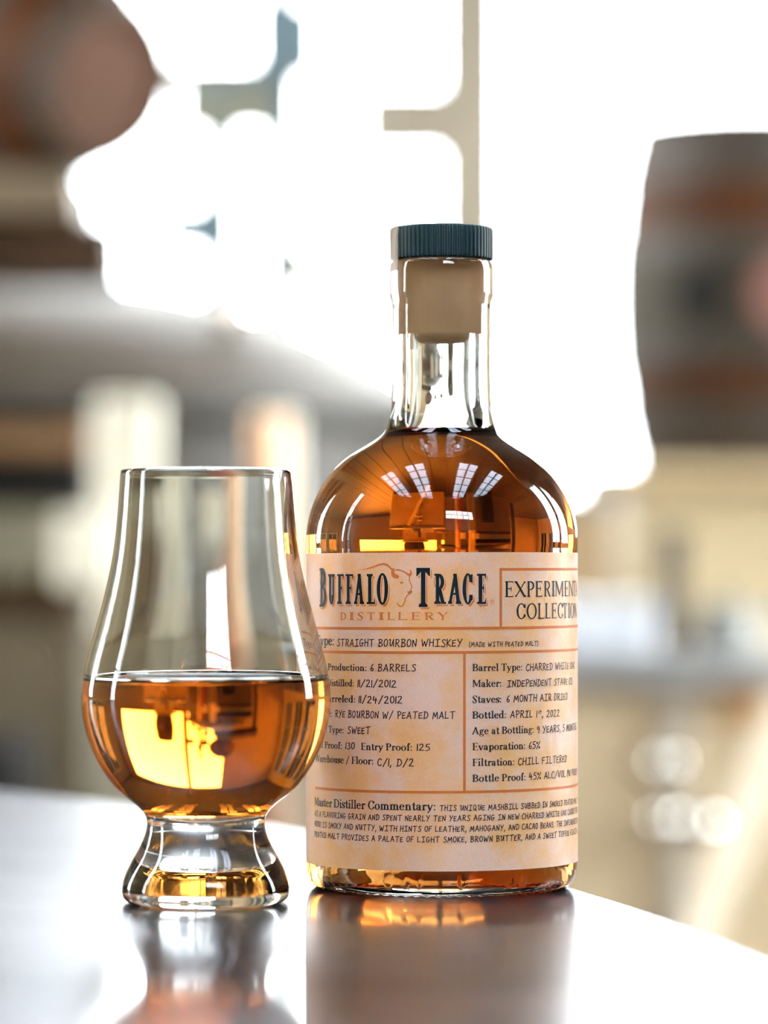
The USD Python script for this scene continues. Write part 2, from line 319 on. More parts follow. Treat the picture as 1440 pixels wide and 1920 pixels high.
def serif_glyph(ch, w, T, t, s):
    U = unary_union; V = lambda x, y0=0, y1=1: sbox(x, y0, x + T, y1)
    x = .66 ; h = T / 2 + s
    F = lambda xs, y=0: sf(xs + T / 2, y, h, t); Hd = lambda xs, y=1: sf(xs + T / 2, y, h, t, -1)
    arm = lambda x0, x1, y, d: U([sbox(x0, min(y, y + d * t), x1, max(y, y + d * t)), Polygon([(x1 - t * 1.1, y), (x1, y), (x1, y + d * (t + .17)), (x1 - t * .5, y + d * (t + .05))])])
    L = s
    if ch in 'EFL':
        g = [V(L), F(L)] if ch == 'F' else [V(L), sbox(0, 0, L + T, t)]
        g.append(Hd(L) if ch == 'L' else sbox(0, 1 - t, L + T, 1))
        if ch in 'EF': g += [arm(L, w, 1, -1), sbox(L, .5, w * .72, .5 + t), Polygon([(w * .72, .36), (w * .78, .36), (w * .78, .66), (w * .72, .66), (w * .66, .52)])]
        if ch in 'EL': g.append(arm(L, w, 0, 1))
        return U(g)
    if ch == 'I': return U([V(w / 2 - T / 2), F(w / 2 - T / 2), Hd(w / 2 - T / 2)])
    if ch == 'T': return U([V(w / 2 - T / 2), F(w / 2 - T / 2), sbox(0, 1 - t, w, 1), Polygon([(0, 1), (0, .78), (t * .5, .8), (t * 2.2, 1 - t)]), Polygon([(w, 1), (w, .78), (w - t * .5, .8), (w - t * 2.2, 1 - t)])])
    if ch == 'D': return U([V(L), sbox(0, 0, L + .1, t), sbox(0, 1 - t, L + .1, 1), bowl(L, w, 0, 1, T, t)])
    if ch == 'B': return U([V(L), sbox(0, 0, L + .1, t), sbox(0, 1 - t, L + .1, 1), bowl(L, w, 0, .56, T, t), bowl(L, w * .93, .56 - t, 1, T, t)])
    if ch == 'P': return U([V(L), F(L), sbox(0, 1 - t, L + .1, 1), bowl(L, w, .43, 1, T, t)])
    if ch == 'R': return U([V(L), F(L), sbox(0, 1 - t, L + .1, 1), bowl(L, w * .92, .46, 1, T, t), ln((L + (w - L) * .4, .5), (w - T * .55, 0), T).intersection(sbox(-1, 0, 3, 1)), sbox(w - T * 1.15, 0, w + s * .6, t)])
    if ch == 'O': return ring(w / 2, .5, w / 2, .52, T, t)
    if ch in 'CG':
        r = ring(w / 2 + .03 * w, .5, w / 2 + .03 * w, .52, T, t).difference(sbox(w * .62, .3, 3, .72))
        return U([r.intersection(sbox(-1, -1, w, 2)), Polygon([(w - t, .98), (w, .98), (w, .68), (w - t * .6, .7), (w - t * 1.6, .86)]), Polygon([(w - t, .08), (w, .14), (w, .3), (w - t * .5, .3)])])
    if ch == 'S':
        p = _smooth([(w * .92, .78), (w * .8, .95), (w * .5, 1.0), (w * .18, .9), (w * .14, .7), (w * .4, .55), (w * .75, .4), (w * .86, .2), (w * .7, .03), (w * .4, -.0), (w * .12, .08), (w * .04, .26)], 3)
        g = LineString(p).buffer(t * .62, quad_segs=2); mid = LineString(_smooth([(w * .2, .72), (w * .4, .57), (w * .62, .46), (w * .8, .28)])).buffer(T * .55, quad_segs=3)
        return U([g, mid, sbox(w * .88, .68, w * .88 + t * .8, 1.0), sbox(.02, 0, .02 + t * .8, .3)])
    if ch == 'A': return U([ln((s * .9, 0), (w / 2 + .02, 1), t * 1.5), ln((w - T * .75, 0), (w / 2, 1), T), sbox(w * .25, .3, w * .75, .3 + t), sf(s, 0, s + t * .3, t), sf(w - T * .7, 0, s * .6 + T / 2, t)]).intersection(sbox(-1, 0, 3, 1.02))
    if ch == 'U': return U([V(L, .25), Hd(L), sbox(w - L - t * 1.3, .25, w - L, 1), sf(w - L - t * .65, 1, s + t * .4, t, -1), ring(w / 2, .28, w / 2 - L, .3, T, t).intersection(sbox(-1, -1, 3, .3))])
    if ch == 'M': return U([sbox(s, 0, s + t * 1.3, 1), V(w - s - T), ln((s + t, 1), (w / 2, .12), T), ln((w - s - T * .7, 1), (w / 2, .12), t * 1.2), sf(s + t * .6, 0, s, t), F(w - s - T), sbox(0, 1 - t, s + T, 1), sbox(w - s - T, 1 - t, w, 1)]).intersection(sbox(-1, 0, 3, 1))
    if ch == 'N': return U([sbox(s, 0, s + t * 1.3, 1), sbox(w - s - t * 1.3, 0, w - s, 1), ln((s + T * .3, 1), (w - s - T * .4, 0), T), sf(s + t * .6, 0, s, t), sf(w - s - t * .6, 1, s, t, -1), sbox(0, 1 - t, s + t, 1)]).intersection(sbox(-1, 0, 3, 1))
    if ch in 'VWYX':
        if ch == 'V': return U([ln((T * .6, 1), (w / 2, 0), T), ln((w - t, 1), (w / 2, 0), t * 1.2), sf(T * .5, 1, h, t, -1), sf(w - t, 1, s, t, -1)]).intersection(sbox(-1, 0, 3, 1))
        if ch == 'W': return U([ln((T * .6, 1), (w * .27, 0), T), ln((w * .5, .95), (w * .27, 0), t * 1.2), ln((w * .5, .95), (w * .75, 0), T), ln((w - t, 1), (w * .75, 0), t * 1.2), sf(T * .5, 1, h, t, -1), sf(w - t, 1, s, t, -1)]).intersection(sbox(-1, 0, 3, 1))
        if ch == 'Y': return U([ln((T * .6, 1), (w / 2, .45), T), ln((w - t, 1), (w / 2, .45), t * 1.2), V(w / 2 - T / 2, 0, .5), F(w / 2 - T / 2), sf(T * .5, 1, h * .9, t, -1), sf(w - t, 1, s, t, -1)]).intersection(sbox(-1, 0, 3, 1))
        return U([ln((T * .7, 1), (w - T * .7, 0), T), ln((w - t * 1.5, 1), (t * 1.5, 0), t * 1.2), sf(T * .6, 1, h * .8, t, -1), sf(w - T * .6, 0, h * .8, t), sf(w - t * 1.5, 1, s * .9, t, -1), sf(t * 1.5, 0, s * .9, t)]).intersection(sbox(-1, 0, 3, 1))
    hh = lambda xs, y: Polygon([(xs - s, y - t * .9), (xs + T, y), (xs + T, y - .2), (xs, y - .2), (xs, y - t * 1.6), (xs - s, y - t * 1.7)])
    arch = lambda x0, x1: U([ring((x0 + x1) / 2, x - .27, (x1 - x0) / 2, .29, T, t * 1.2).intersection(sbox(-1, x - .27, 3, 2)), sbox(x1 - T, 0, x1, x - .26)])
    if ch in 'hnmr':
        g = [V(L, 0, x - .02 if ch != 'h' else 1.06), hh(L, x if ch != 'h' else 1.06), F(L)]
        if ch == 'r': return U(g + [ring(w * .72, x - .22, w * .42, .23, T, t * 1.3).intersection(sbox(L + T * .5, x - .18, w * .9, 2)), ell(w * .86, x - .1, T * .62, .075)])
        if ch == 'm': return U(g + [arch(L, w * .5 + T / 2), arch(w * .5 - T / 2, w - L), F(w * .5 - T / 2), F(w - L - T)])
        return U(g + [arch(L, w - L), F(w - L - T)])
    if ch == 'u': return U([V(L, .2, x), hh(L, x), V(w - L - T, 0, x), hh(w - L - T, x), sbox(w - L - T, 0, w, t), ring(w / 2, .25, w / 2 - L, .27, T, t * 1.2).intersection(sbox(-1, -1, 3, .25))])
    if ch == 'o': return ring(w / 2, x / 2, w / 2, x / 2 + .02, T, t)
    if ch == 'c': return U([ring(w * .53, x / 2, w * .53, x / 2 + .02, T, t).difference(sbox(w * .6, .2, 3, .5)).intersection(sbox(-1, -1, w, 2)), ell(w * .82, x - .15, T * .6, .07)])
    if ch == 'e': return U([ring(w / 2, x / 2, w / 2, x / 2 + .02, T, t).difference(sbox(w * .5, .16, 3, .36)), sbox(T * .5, .36, w - T * .4, .36 + t)])
    if ch in 'dbpgq':
        if ch == 'd': return U([V(w - L - T, 0, 1.06), hh(w - L - T, 1.06), sbox(w - L - T, 0, w, t), ring(w * .44, x / 2, w * .44, x / 2 + .02, T, t * 1.2)])
        if ch == 'b': return U([V(L, 0, 1.06), hh(L, 1.06), ring(w * .56, x / 2, w * .44, x / 2 + .02, T, t * 1.2)])
        if ch == 'p': return U([V(L, -.28, x), hh(L, x), sf(L + T / 2, -.28, h, t), ring(w * .58, x / 2, w * .42, x / 2 + .02, T, t * 1.2)])
        return U([ring(w * .45, x * .66, w * .36, x * .36, T * .9, t), ring(w * .5, -.12, w * .5, .17, t * 1.4, t), ln((w * .25, .3), (w * .2, .08), t * 1.6), ln((w * .2, .08), (w * .8, .0), T * .8), ln((w * .7, x - .08), (w, x), t * 1.6)])
    if ch == 'a': return U([V(w - L - T, .0, x - .2), sbox(w - L - T, 0, w, t), ring(w * .42, x - .22, w * .58 - L, .24, T, t * 1.2).intersection(sbox(w * .12, x - .2, w - L, 2)), ell(w * .17, x - .17, T * .55, .07), ring(w * .4, .19, w * .4, .21, T, t)])
    if ch in 'il': return U([V(w / 2 - T / 2, 0, x if ch == 'i' else 1.06), hh(w / 2 - T / 2, x if ch == 'i' else 1.06), F(w / 2 - T / 2)] + ([ell(w / 2, .92, T * .62, T * .62)] if ch == 'i' else []))
    if ch == 'k': return U([V(L, 0, 1.06), hh(L, 1.06), F(L), ln((w * .85, x - .02), (L + T, .3), t * 1.4), ln((w * .5, .4), (w - T * .5, 0), T), sbox(w - T * 1.4, 0, w, t), sbox(w * .62, x - t, w, x)])
    if ch == 't': return U([V(w * .3, .1, .88), sbox(0, x - t, w, x), ring(w * .3 + w * .38, .16, w * .38, .18, T, t * 1.3).intersection(sbox(-1, -1, w, .16))])
    if ch == 'f': return U([V(w * .3, 0, .86), F(w * .3), sbox(0, x - t, w * .85, x), ring(w * .3 + w * .4, .84, w * .4, .22, T, t * 1.3).intersection(sbox(-1, .84, w * .95, 2)), ell(w * .92, .97, T * .55, .07)])
    if ch == 's': return affinity.scale(serif_glyph('S', w, T * 1.3, t * 1.35, s), 1, x, origin=(0, 0))
    if ch in 'vwy':
        g = [ln((T * .6, x), (w / 2, 0), T), ln((w - t, x), (w / 2, 0), t * 1.3)] if ch != 'w' else [ln((T * .6, x), (w * .28, 0), T), ln((w * .5, x), (w * .28, 0), t), ln((w * .5, x), (w * .74, 0), T), ln((w - t, x), (w * .74, 0), t)]
        g += [sbox(-s * .3, x - t, T + s, x), sbox(w - s - t, x - t, w + s * .3, x)]
        if ch == 'y': g = [p.intersection(sbox(-1, 0, 3, x)) for p in g] + [ln((w / 2 + .03, .1), (w * .24, -.26), t * 1.3), ell(w * .2, -.22, T * .6, .065)]
        else: g = [p.intersection(sbox(-1, 0, 3, x)) for p in g]
        return U(g)
    if ch == ':': return U([ell(w / 2, .08, .075, .08), ell(w / 2, .55, .075, .08)])
    if ch == '/': return ln((0, -.15), (w, 1.08), t * 1.4)
    raise KeyError(ch)
SW = dict(A=.74, B=.64, C=.66, D=.76, E=.6, F=.56, I=.36, M=.95, P=.6, R=.68, S=.5, T=.66, V=.72, W=1.05, a=.5, b=.56, c=.47, d=.58, e=.5, f=.38, g=.52, h=.6, i=.3, k=.58, l=.3, m=.9, n=.6, o=.54, p=.58, r=.43, s=.4, t=.36, u=.58, v=.54, w=.78, y=.54)
SW.update({':': .22, '/': .46})

def run(text, font, wgt):
    """A line of text in capital heights, from x = 0; returns its outlines and width."""
    out, x = [], 0.0
    for ch in text:
        if ch == ' ': x += .46 if font == 'hand' else .28; continue
        if font == 'hand':
            g = hand_glyph(ch, wgt); b = g.bounds
            k = 1 + .05 * (random.random() - .5); g = affinity.translate(affinity.rotate(affinity.scale(g, 1, k, origin=(0, 0)), random.uniform(-2, 2), origin=(.3, .5)), x - b[0], random.uniform(-.03, .03))
            out.append(g); x += b[2] - b[0] + (.1 if ch not in '.,' else .14)
        else:
            g = serif_glyph(ch, SW[ch], wgt, wgt * .46, .075); out.append(affinity.translate(g, x, 0)); x += SW[ch] + .035
    return out, x - .05

# ------------------------------------------------------------------ the bottle
BX = 0.0162; BR = 0.038
def on_label(px, py):
    """Where the sight line of a pixel of the photograph meets the bottle's wall: arc length from the middle and height."""
    d = at(px, py, 1.0) - CAM
    o = CAM[:2] - [BX, 0]
    a, b, c = d[:2] @ d[:2], 2 * o @ d[:2], o @ o - BR ** 2
    disc = max(b * b - 4 * a * c, 0.0); k = (-b - math.sqrt(disc)) / (2 * a)
    p = CAM + k * d
    az = math.atan2(p[0] - BX, -(p[1]))
    return np.array([az * BR, p[2] - TABLE_Z])
SKEW = .0044
def wrap(poly, r, step=.0012):
    """Flat outlines in (arc, height), cut into slices and bent round the bottle at radius r."""
    vs, fs, n = [], [], 0
    for g in poly:
        if g.is_empty: continue
        x0, _, x1, _ = g.bounds
        k0, k1 = math.floor(x0 / step), math.ceil(x1 / step)
        for k in range(k0, max(k1, k0 + 1)):
            c = g.intersection(sbox(k * step, -9, (k + 1) * step, 9)) if k1 - k0 > 1 else g
            for q in getattr(c, 'geoms', [c]):
                if q.geom_type != 'Polygon' or q.area < 1e-11: continue
                v, f = trimesh.creation.triangulate_polygon(q, engine='earcut')
                vs.append(v); fs.append(np.asarray(f) + n); n += len(v)
    v, f = np.vstack(vs), np.vstack(fs)
    a = v[:, 0] / BR
    m = trimesh.Trimesh(np.c_[r * np.sin(a), -r * np.cos(a), v[:, 1]], f, process=False)
    nrm = m.face_normals; c = m.triangles_center; flip = (nrm[:, :2] * c[:, :2]).sum(1) < 0
    m.faces[flip] = m.faces[flip][:, ::-1]
    return m

bt = thing('whiskey_bottle', 'round-shouldered glass bottle of amber whiskey with parchment label and ribbed dark green cap', 'bottle', (BX, 0, TABLE_Z))
mm = lambda pts: [(r / 1000, z / 1000) for r, z in pts]
heel = curve([(33.6, 0), (35.0, .25), (36.6, 1.6), (37.6, 4.0), (38.0, 8.0)], 30)
shoulder = curve([(38.0, 94.3), (37.95, 97.5), (37.5, 102.8), (36.6, 106.3), (34.6, 110.5), (31.4, 115.3), (27.2, 119.6), (22.6, 122.9), (18.5, 125.1), (16.0, 127.2), (14.9, 129.8), (14.3, 133.2), (13.85, 138.5), (13.76, 143), (13.75, 147), (13.75, 151)], 70, s=.12)
lip = [(13.75, 154), (13.75, 158), (13.8, 162.5), (14.0, 164.2), (14.45, 165.2), (14.6, 166.5), (14.6, 172.5), (14.4, 174.6), (13.8, 175.4), (9.2, 175.5), (8.2, 175.0)]
bore = curve([(8.0, 156), (8.0, 152), (8.0, 148), (8.0, 143), (8.4, 137), (9.6, 131.5), (11.5, 127.8), (15.0, 124.6), (19.5, 121.6), (24.5, 118.0), (28.6, 113.6), (31.6, 108.6), (33.6, 103.2), (34.6, 98.5), (35.0, 94.0)], 50, s=.08)
floor_in = curve([(35.0, 9.0), (34.8, 6.2), (34.0, 4.0), (32.4, 3.1), (29.5, 3.9), (25, 6.0), (18, 8.8), (10, 10.4), (0, 11.0)], 40)
under = [(0, 7.0), (8, 6.6), (15, 5.5), (21, 3.8), (26, 2.0), (29.5, .8), (31.6, .2), (32.8, 0.0)]
FILL = 127.6
b_z, b_r = [p[1] for p in bore][::-1], [p[0] for p in bore][::-1]
fill_r = float(np.interp(FILL, b_z, b_r))
prof = under + list(map(tuple, heel)) + [(38.0, 20), (38.0, 50), (38.0, 80)] + list(map(tuple, shoulder)) + lip + [(8.0, 173), (8.0, 165)] + [tuple(p) for p in bore if p[1] > FILL + .05] + [(fill_r, FILL)]
body = lathe(mm(prof), 432)
v = np.array(body.vertices); th = np.arctan2(v[:, 1], v[:, 0]); rr = np.hypot(v[:, 0], v[:, 1])
low = (v[:, 2] < .0006) & (rr > .031)
v[low, 2] += .00035 * (1 + np.cos(72 * th[low])) / 2       # knurled standing ring
for px_, w_ in [(727, .9), (759, .9), (786, .5), (866, .7), (957, .9), (983, .8)]:       # small embossed marks on the heel
    a_ = on_label(px_, 1650)[0] / BR; hit = (rr > .0355) & (v[:, 2] < .009)
    da = np.arctan2(v[:, 0], -v[:, 1]) - a_
    g_ = .0003 * np.exp(-((da * BR * 1000 / w_) ** 4) - ((v[:, 2] * 1000 - 4.6) / 1.6) ** 4)
    v[hit, :2] *= (1 + g_[hit] / rr[hit])[:, None]
body.vertices = v
fn = body.face_normals; fc = body.triangles_center; side_ = (np.abs(fc[:, 2] - .05) < .02)
if (fn[side_, :2] * fc[side_, :2]).sum() < 0: body.invert()
part('glass_body', body, GLASS, bt, smooth=40)
lq = [(0, FILL), (fill_r * .6, FILL), (fill_r, FILL)] + [tuple(p) for p in bore if p[1] < FILL - .05] + [(35.0, 80), (35.0, 40), (35.0, 20)] + list(map(tuple, floor_in))
lqm = lathe(mm(lq), 288)
if lqm.volume < 0: lqm.invert()
part('whiskey', lqm, liquid_mat('bottled_whiskey', (FILL - .05) / 1000, .9), bt, smooth=40, label='dark amber whiskey filling the bottle to its neck')

# stopper: cork shank in the neck, ribbed green cap on top
M_CORK = plain('tan_stopper', lin(212, 170, 122), .6, var=.06, scale=160.0, stretch=(1, 1, .3))
stp = part('stopper', lathe(mm([(0, 175.6), (12.9, 175.6), (12.9, 174.9), (8.12, 174.9), (8.12, 155.0), (7.6, 153.6), (6.2, 152.4), (0, 152.2)][::-1]), 96), M_CORK, bt, label='tan stopper shank inside the glass neck')
n = 64 * 6; capv = []
caprof = [(0, 175.6), (13.4, 175.6), (14.1, 175.9), (14.25, 176.4), (14.25, 183.7), (14.0, 184.5), (13.3, 184.85), (0, 184.9)]
capm = lathe(mm(caprof), n)
v = np.array(capm.vertices); th = np.arctan2(v[:, 1], v[:, 0]); rr = np.hypot(v[:, 0], v[:, 1])
k = (rr > .0139); prof_r = np.clip(np.cos(64 * th) * 1.6, -1, 1)
v[k, :2] *= (1 + .00024 * prof_r[k] / rr[k])[:, None]
capm.vertices = v
if capm.volume < 0: capm.invert()
part('cap', capm, plain('dark_green_cap', lin(11, 48, 54), .5, var=.08, scale=300.0), bt, smooth=25, label='ribbed dark green cap')
# tax strip over the cap and down both sides
prof_s = [(14.75, 153.5), (14.6, 157), (14.85, 163.0), (15.05, 166.5), (15.05, 172.5), (14.95, 176), (14.9, 182.5), (14.7, 184.4), (13.8, 185.2), (10, 185.45), (5, 185.45), (0, 185.45)]
def strip(az, hw, zcut):
    ps = [p for p in prof_s if p[1] >= zcut]; ps = [(ps[0][0], zcut)] + ps[1:]
    V_, F_ = [], []; na = 9
    for r, z in ps:
        for i in range(na):
            wdt = (i / (na - 1) - .5) * 2
            if z > 184.5: x_, y_ = wdt * 5.7, -math.sqrt(max(r * r - 0, 0)) * math.cos(0); 
            a = wdt * hw
            rr_ = r
            if r < 14.0:      # across the top: a straight band
                side = wdt * 13.8 * math.sin(hw); fwdd = r * math.cos(hw * wdt) if r > 0 else 0
                ca, sa = math.cos(az), math.sin(az)
                V_.append((fwdd * sa + side * ca, -(fwdd * ca) + side * sa, z))
            else:
                V_.append((rr_ * math.sin(az + a), -rr_ * math.cos(az + a), z))
    for j in range(len(ps) - 1):
        for i in range(na - 1):
            a = j * na + i; F_ += [(a, a + 1, a + na + 1), (a, a + na + 1, a + na)]
    m = trimesh.Trimesh(np.array(V_) / 1000, np.array(F_), process=False); return m
sm = cat_(strip(math.radians(-79), math.radians(23.5), 150.5), strip(math.radians(101), math.radians(23.5), 153.5))
M_STRIP = usdkit.material(stage, '/World/Looks/tax_strip', {'t': ('transparent_bsdf', {'color': (.93, .9, .86)}), 'd': ('principled_bsdf', {'base_color': lin(196, 170, 145), 'roughness': .3}), 'tl': ('translucent_bsdf', {'color': lin(196, 170, 145)}), 'a': ('mix_closure', {'fac': .4}), 'm': ('mix_closure', {'fac': .72})},
    [('d.BSDF', 'a.closure1'), ('tl.BSDF', 'a.closure2'), ('t.BSDF', 'm.closure1'), ('a.closure', 'm.closure2')], surface='m.closure')
part('seal_strip', sm, M_STRIP, bt, smooth=True, label='see-through tan strip over the cap and down the neck')

# label
zl0, zl1 = on_label(828, 1634)[1], on_label(828, 1035.5)[1]
sA, sB = math.radians(-84) * BR, math.radians(168) * BR
def sheet(s0, s1, na, nz=30):
    """A paper sheet glued round the bottle between two arc positions."""
    V_, F_ = [], []
    for i in range(na + 1):
        s_ = s0 + (s1 - s0) * i / na
        for j in range(nz + 1):
            z_ = zl0 + (zl1 - zl0) * j / nz + SKEW * .6 * max(-.06, min(.06, s_)); a = s_ / BR; r_ = BR + .00009
            V_.append((r_ * math.sin(a), -r_ * math.cos(a), z_))
    for i in range(na):
        for j in range(nz):
            a = i * (nz + 1) + j; F_ += [(a, a + nz + 1, a + nz + 2), (a, a + nz + 2, a + 1)]
    return trimesh.Trimesh(np.array(V_), np.array(F_), process=False)
part('back_label', sheet(math.radians(232) * BR, math.radians(270) * BR, 36), PAPER, bt, smooth=True)
label = part('label', sheet(sA, sB, 170), PAPER, bt, smooth=True, label='mottled parchment label with printed and handwritten text')
PR = BR + .00016
INK_TEAL = ink('teal_black_ink', lin(16, 36, 44)); INK_GREY = ink('slate_ink', lin(38, 46, 50)); INK_HAND = ink('pen_ink', lin(44, 30, 36)); INK_RUST = ink('rust_ink', lin(216, 122, 60), .25)

def fit_letter(ch, x0, x1, ytop, ybot, T, t, s, upright=False):
    """One printed capital filling a pixel box of the photograph's label."""
    a, b = on_label(x0, ybot), on_label(x1, ybot); zt = on_label((x0 + x1) / 2, ytop)[1]; zb = on_label((x0 + x1) / 2, ybot)[1]
    H = zt - zb; w = (b[0] - a[0]) / H
    g = serif_glyph(ch, w, T, t, min(s, w * .25))
    bb = g.bounds; g = affinity.scale(affinity.translate(g, -bb[0], 0), w / (bb[2] - bb[0]), 1, origin=(0, 0))
    return affinity.affine_transform(g, [H, 0, 0, H, a[0], zb])
title = [('B', 600.1, 612.6, 1065.4, 1137.9), ('U', 616.2, 628.8, 1076.4, 1132.6), ('F', 633.2, 645.3, 1076.4, 1132.6), ('F', 649, 663, 1076.4, 1132.6), ('A', 664.7, 683.5, 1076.2, 1132.6), ('L', 688.3, 703.6, 1076.2, 1132.6), ('O', 707, 728.3, 1075.6, 1132.8),
         ('T', 781, 806.3, 1064.7, 1138.2), ('R', 813.9, 836.2, 1075.8, 1132.2), ('A', 839.9, 864.9, 1075.8, 1132.2), ('C', 867, 886, 1075.8, 1132.2), ('E', 894, 911, 1075.8, 1132.2)]
tg = [fit_letter(c, a, b, u, d, .128 if c not in 'BT' else .112, .066, .055) for c, a, b, u, d in title]
part('title_lettering', wrap(tg, PR + .00004), INK_TEAL, label, smooth=False)
pxm = 1 / 6950.0                                            # metres per pixel on the label
sh = [affinity.translate(g, 3.4 * pxm, -3.9 * pxm).difference(g.buffer(1.7 * pxm)).buffer(-.15 * pxm) for g in tg]
part('title_shadow', wrap(sh, PR), INK_RUST, label, smooth=False)
dist = [('D', 638.3, 649.9), ('I', 656, 664.3), ('S', 670.3, 682), ('T', 689.3, 703), ('I', 710.2, 720.6), ('L', 726.8, 741), ('L', 746.7, 764), ('E', 771.8, 787.8), ('R', 795.8, 813.9), ('Y', 820.4, 839)]
part('subtitle_lettering', wrap([fit_letter(c, a, b, 1148, 1162.4, .24, .085, .1) for c, a, b in dist], PR), INK_RUST, label, smooth=False)
ex = [('E', 946.5, 961.8), ('X', 963.9, 986), ('P', 986.8, 1001), ('E', 1003.5, 1016), ('R', 1018.7, 1032), ('I', 1034.3, 1039.2), ('M', 1040.4, 1055.8), ('E', 1057.9, 1064.6), ('N', 1065.8, 1073.2), ('T', 1073.6, 1078.2), ('A', 1078.2, 1080.8)]
pg = [fit_letter(c, a, b, 1090 - (a - 946) * .008, 1119.6 - (a - 946) * .013, .145, .06, .05) for c, a, b in ex]
co = [('C', 968, 984.7), ('O', 986.8, 1005.8), ('L', 1008, 1019.7), ('L', 1021.5, 1031), ('E', 1033.6, 1043), ('C', 1045, 1054.9), ('T', 1055.2, 1062.2), ('I', 1064.6, 1067.6), ('O', 1068.6, 1075), ('N', 1075.9, 1080)]
pg += [fit_letter(c, a, b, 1131.7 - (a - 968) * .012, 1160.5 - (a - 968) * .017, .145, .06, .05) for c, a, b in co]
part('panel_lettering', wrap(pg, PR), INK_TEAL, label, smooth=False)

def place(text, font, x0, x1, y, cap, wgt):
    """A run of text from pixel x0 to x1 of the photograph, standing on pixel row y at its start."""
    a, b = on_label(x0, y), on_label(x1, y)
    gs, w = run(text, font, wgt); H = cap * pxm; k = (b[0] - a[0]) / w
    return [affinity.affine_transform(g, [k, H * (.06 if font == 'hand' else 0), SKEW * k, H, a[0], a[1]]) for g in gs]
S_, Hn = 'serif', 'hand'
fields = [('Type:', 594.5, 627.3, 1209.3, 19.0), ('Total', 596, 611.8, 1255.2, 12.8), ('Production:', 615.8, 687.8, 1256.6, 12.8), ('Date', 595, 609, 1284, 12.8), ('Distilled:', 614.5, 664.5, 1286, 13), ('Date', 594, 606, 1313.4, 12.8), ('Barreled:', 609.5, 666.7, 1315.4, 13),
          ('Recipe:', 594.5, 623.9, 1342.2, 12.8), ('Mash', 594, 612.5, 1371.8, 12.8), ('Type:', 617, 645, 1373.6, 13), ('Still', 593.5, 606, 1401, 12.8), ('Proof:', 609.8, 642, 1402.8, 13), ('Entry Proof:', 677.5, 773.2, 1406, 13.4), ('Warehouse / Floor:', 592.6, 700.6, 1427.6, 13.6),
          ('Barrel Type:', 885.6, 978.4, 1258.5, 13.6), ('Maker:', 885.6, 939.8, 1288.3, 13.6), ('Staves:', 885.6, 939.8, 1318, 13.6), ('Bottled:', 885.6, 948.3, 1347.4, 13.6), ('Age at Bottling:', 885, 1000, 1377, 13.6), ('Evaporation:', 885.6, 984, 1406.8, 13.6), ('Filtration:', 885.6, 963.6, 1436.4, 13.6), ('Bottle Proof:', 885.6, 984.8, 1466, 13.6),
          ('Master Distiller Commentary:', 591, 816.9, 1510.2, 16.2)]
fg = []
for t_, a, b, y, c in fields: fg += place(t_, S_, a, b, y, c, .15)
part('field_lettering', wrap(fg, PR), INK_GREY, label, smooth=False)
notes = [('STRAIGHT BOURBON WHISKEY', 632.4, 867, 1211.4, 13.6), ('(MADE WITH PEATED MALT)', 878.8, 1008.8, 1212.6, 8.6), ('6 BARRELS', 695, 780.8, 1258, 13.2), ('11/21/2012', 670.8, 744.3, 1287.6, 12.8), ('11/24/2012', 673, 755.5, 1317.6, 12.8),
         ('RYE BOURBON W/ PEATED MALT', 629, 854, 1344.6, 13), ('SWEET', 651.9, 695.6, 1375.2, 13.2), ('130', 648.6, 666.3, 1404.2, 12.4), ('125', 781.3, 807, 1407.4, 12.4), ('C/1, D/2', 707.8, 776.8, 1435.8, 13.4),
         ('CHARRED WHITE OAK', 985.3, 1076.3, 1257.6, 13.2), ('INDEPENDENT STAVE CO.', 949.5, 1073, 1288, 12.8), ('6 MONTH AIR DRIED', 949.2, 1063.5, 1316.6, 12.8), ('APRIL', 955.9, 998.4, 1346.2, 13), ('1', 1004.9, 1006.6, 1345.4, 12.6), ('st', 1008.2, 1014.4, 1345.6, 12), (', 2022', 1015.5, 1048.5, 1344.6, 12.6),
         ('9 YEARS, 5 MONTHS', 1006, 1079.6, 1374.4, 12.8), ('65%', 990.7, 1012.4, 1404, 13), ('CHILL FILTERED', 970.5, 1062, 1434.4, 13), ('45% ALC/VOL', 991, 1059.7, 1462, 13), ('(90 PROOF)', 1062, 1081, 1456, 12),
         ('THIS UNIQUE MASHBILL SUBBED IN SMOKED PEATED MALT', 823.8, 1081, 1520.2, 10.4), ('AS A FLAVORING GRAIN AND SPENT NEARLY TEN YEARS AGING IN NEW CHARRED WHITE OAK CASKS. THE', 591, 1081.2, 1529.6, 10.4),
         ('NOSE IS SMOKY AND NUTTY, WITH HINTS OF LEATHER, MAHOGANY, AND CACAO BEANS. THE INFLUENCE OF', 590.8, 1081.2, 1549, 10.4), ('PEATED MALT PROVIDES A PALATE OF LIGHT SMOKE, BROWN BUTTER, AND A SWEET TOFFEE FINISH.', 590.6, 1080.6, 1568.4, 10.4)]
hg = []
for t_, a, b, y, c in notes: hg += place(t_, Hn, a, b, y, c, .125 if c > 11 else .145)
part('handwriting', wrap(hg, PR), INK_HAND, label, smooth=False)

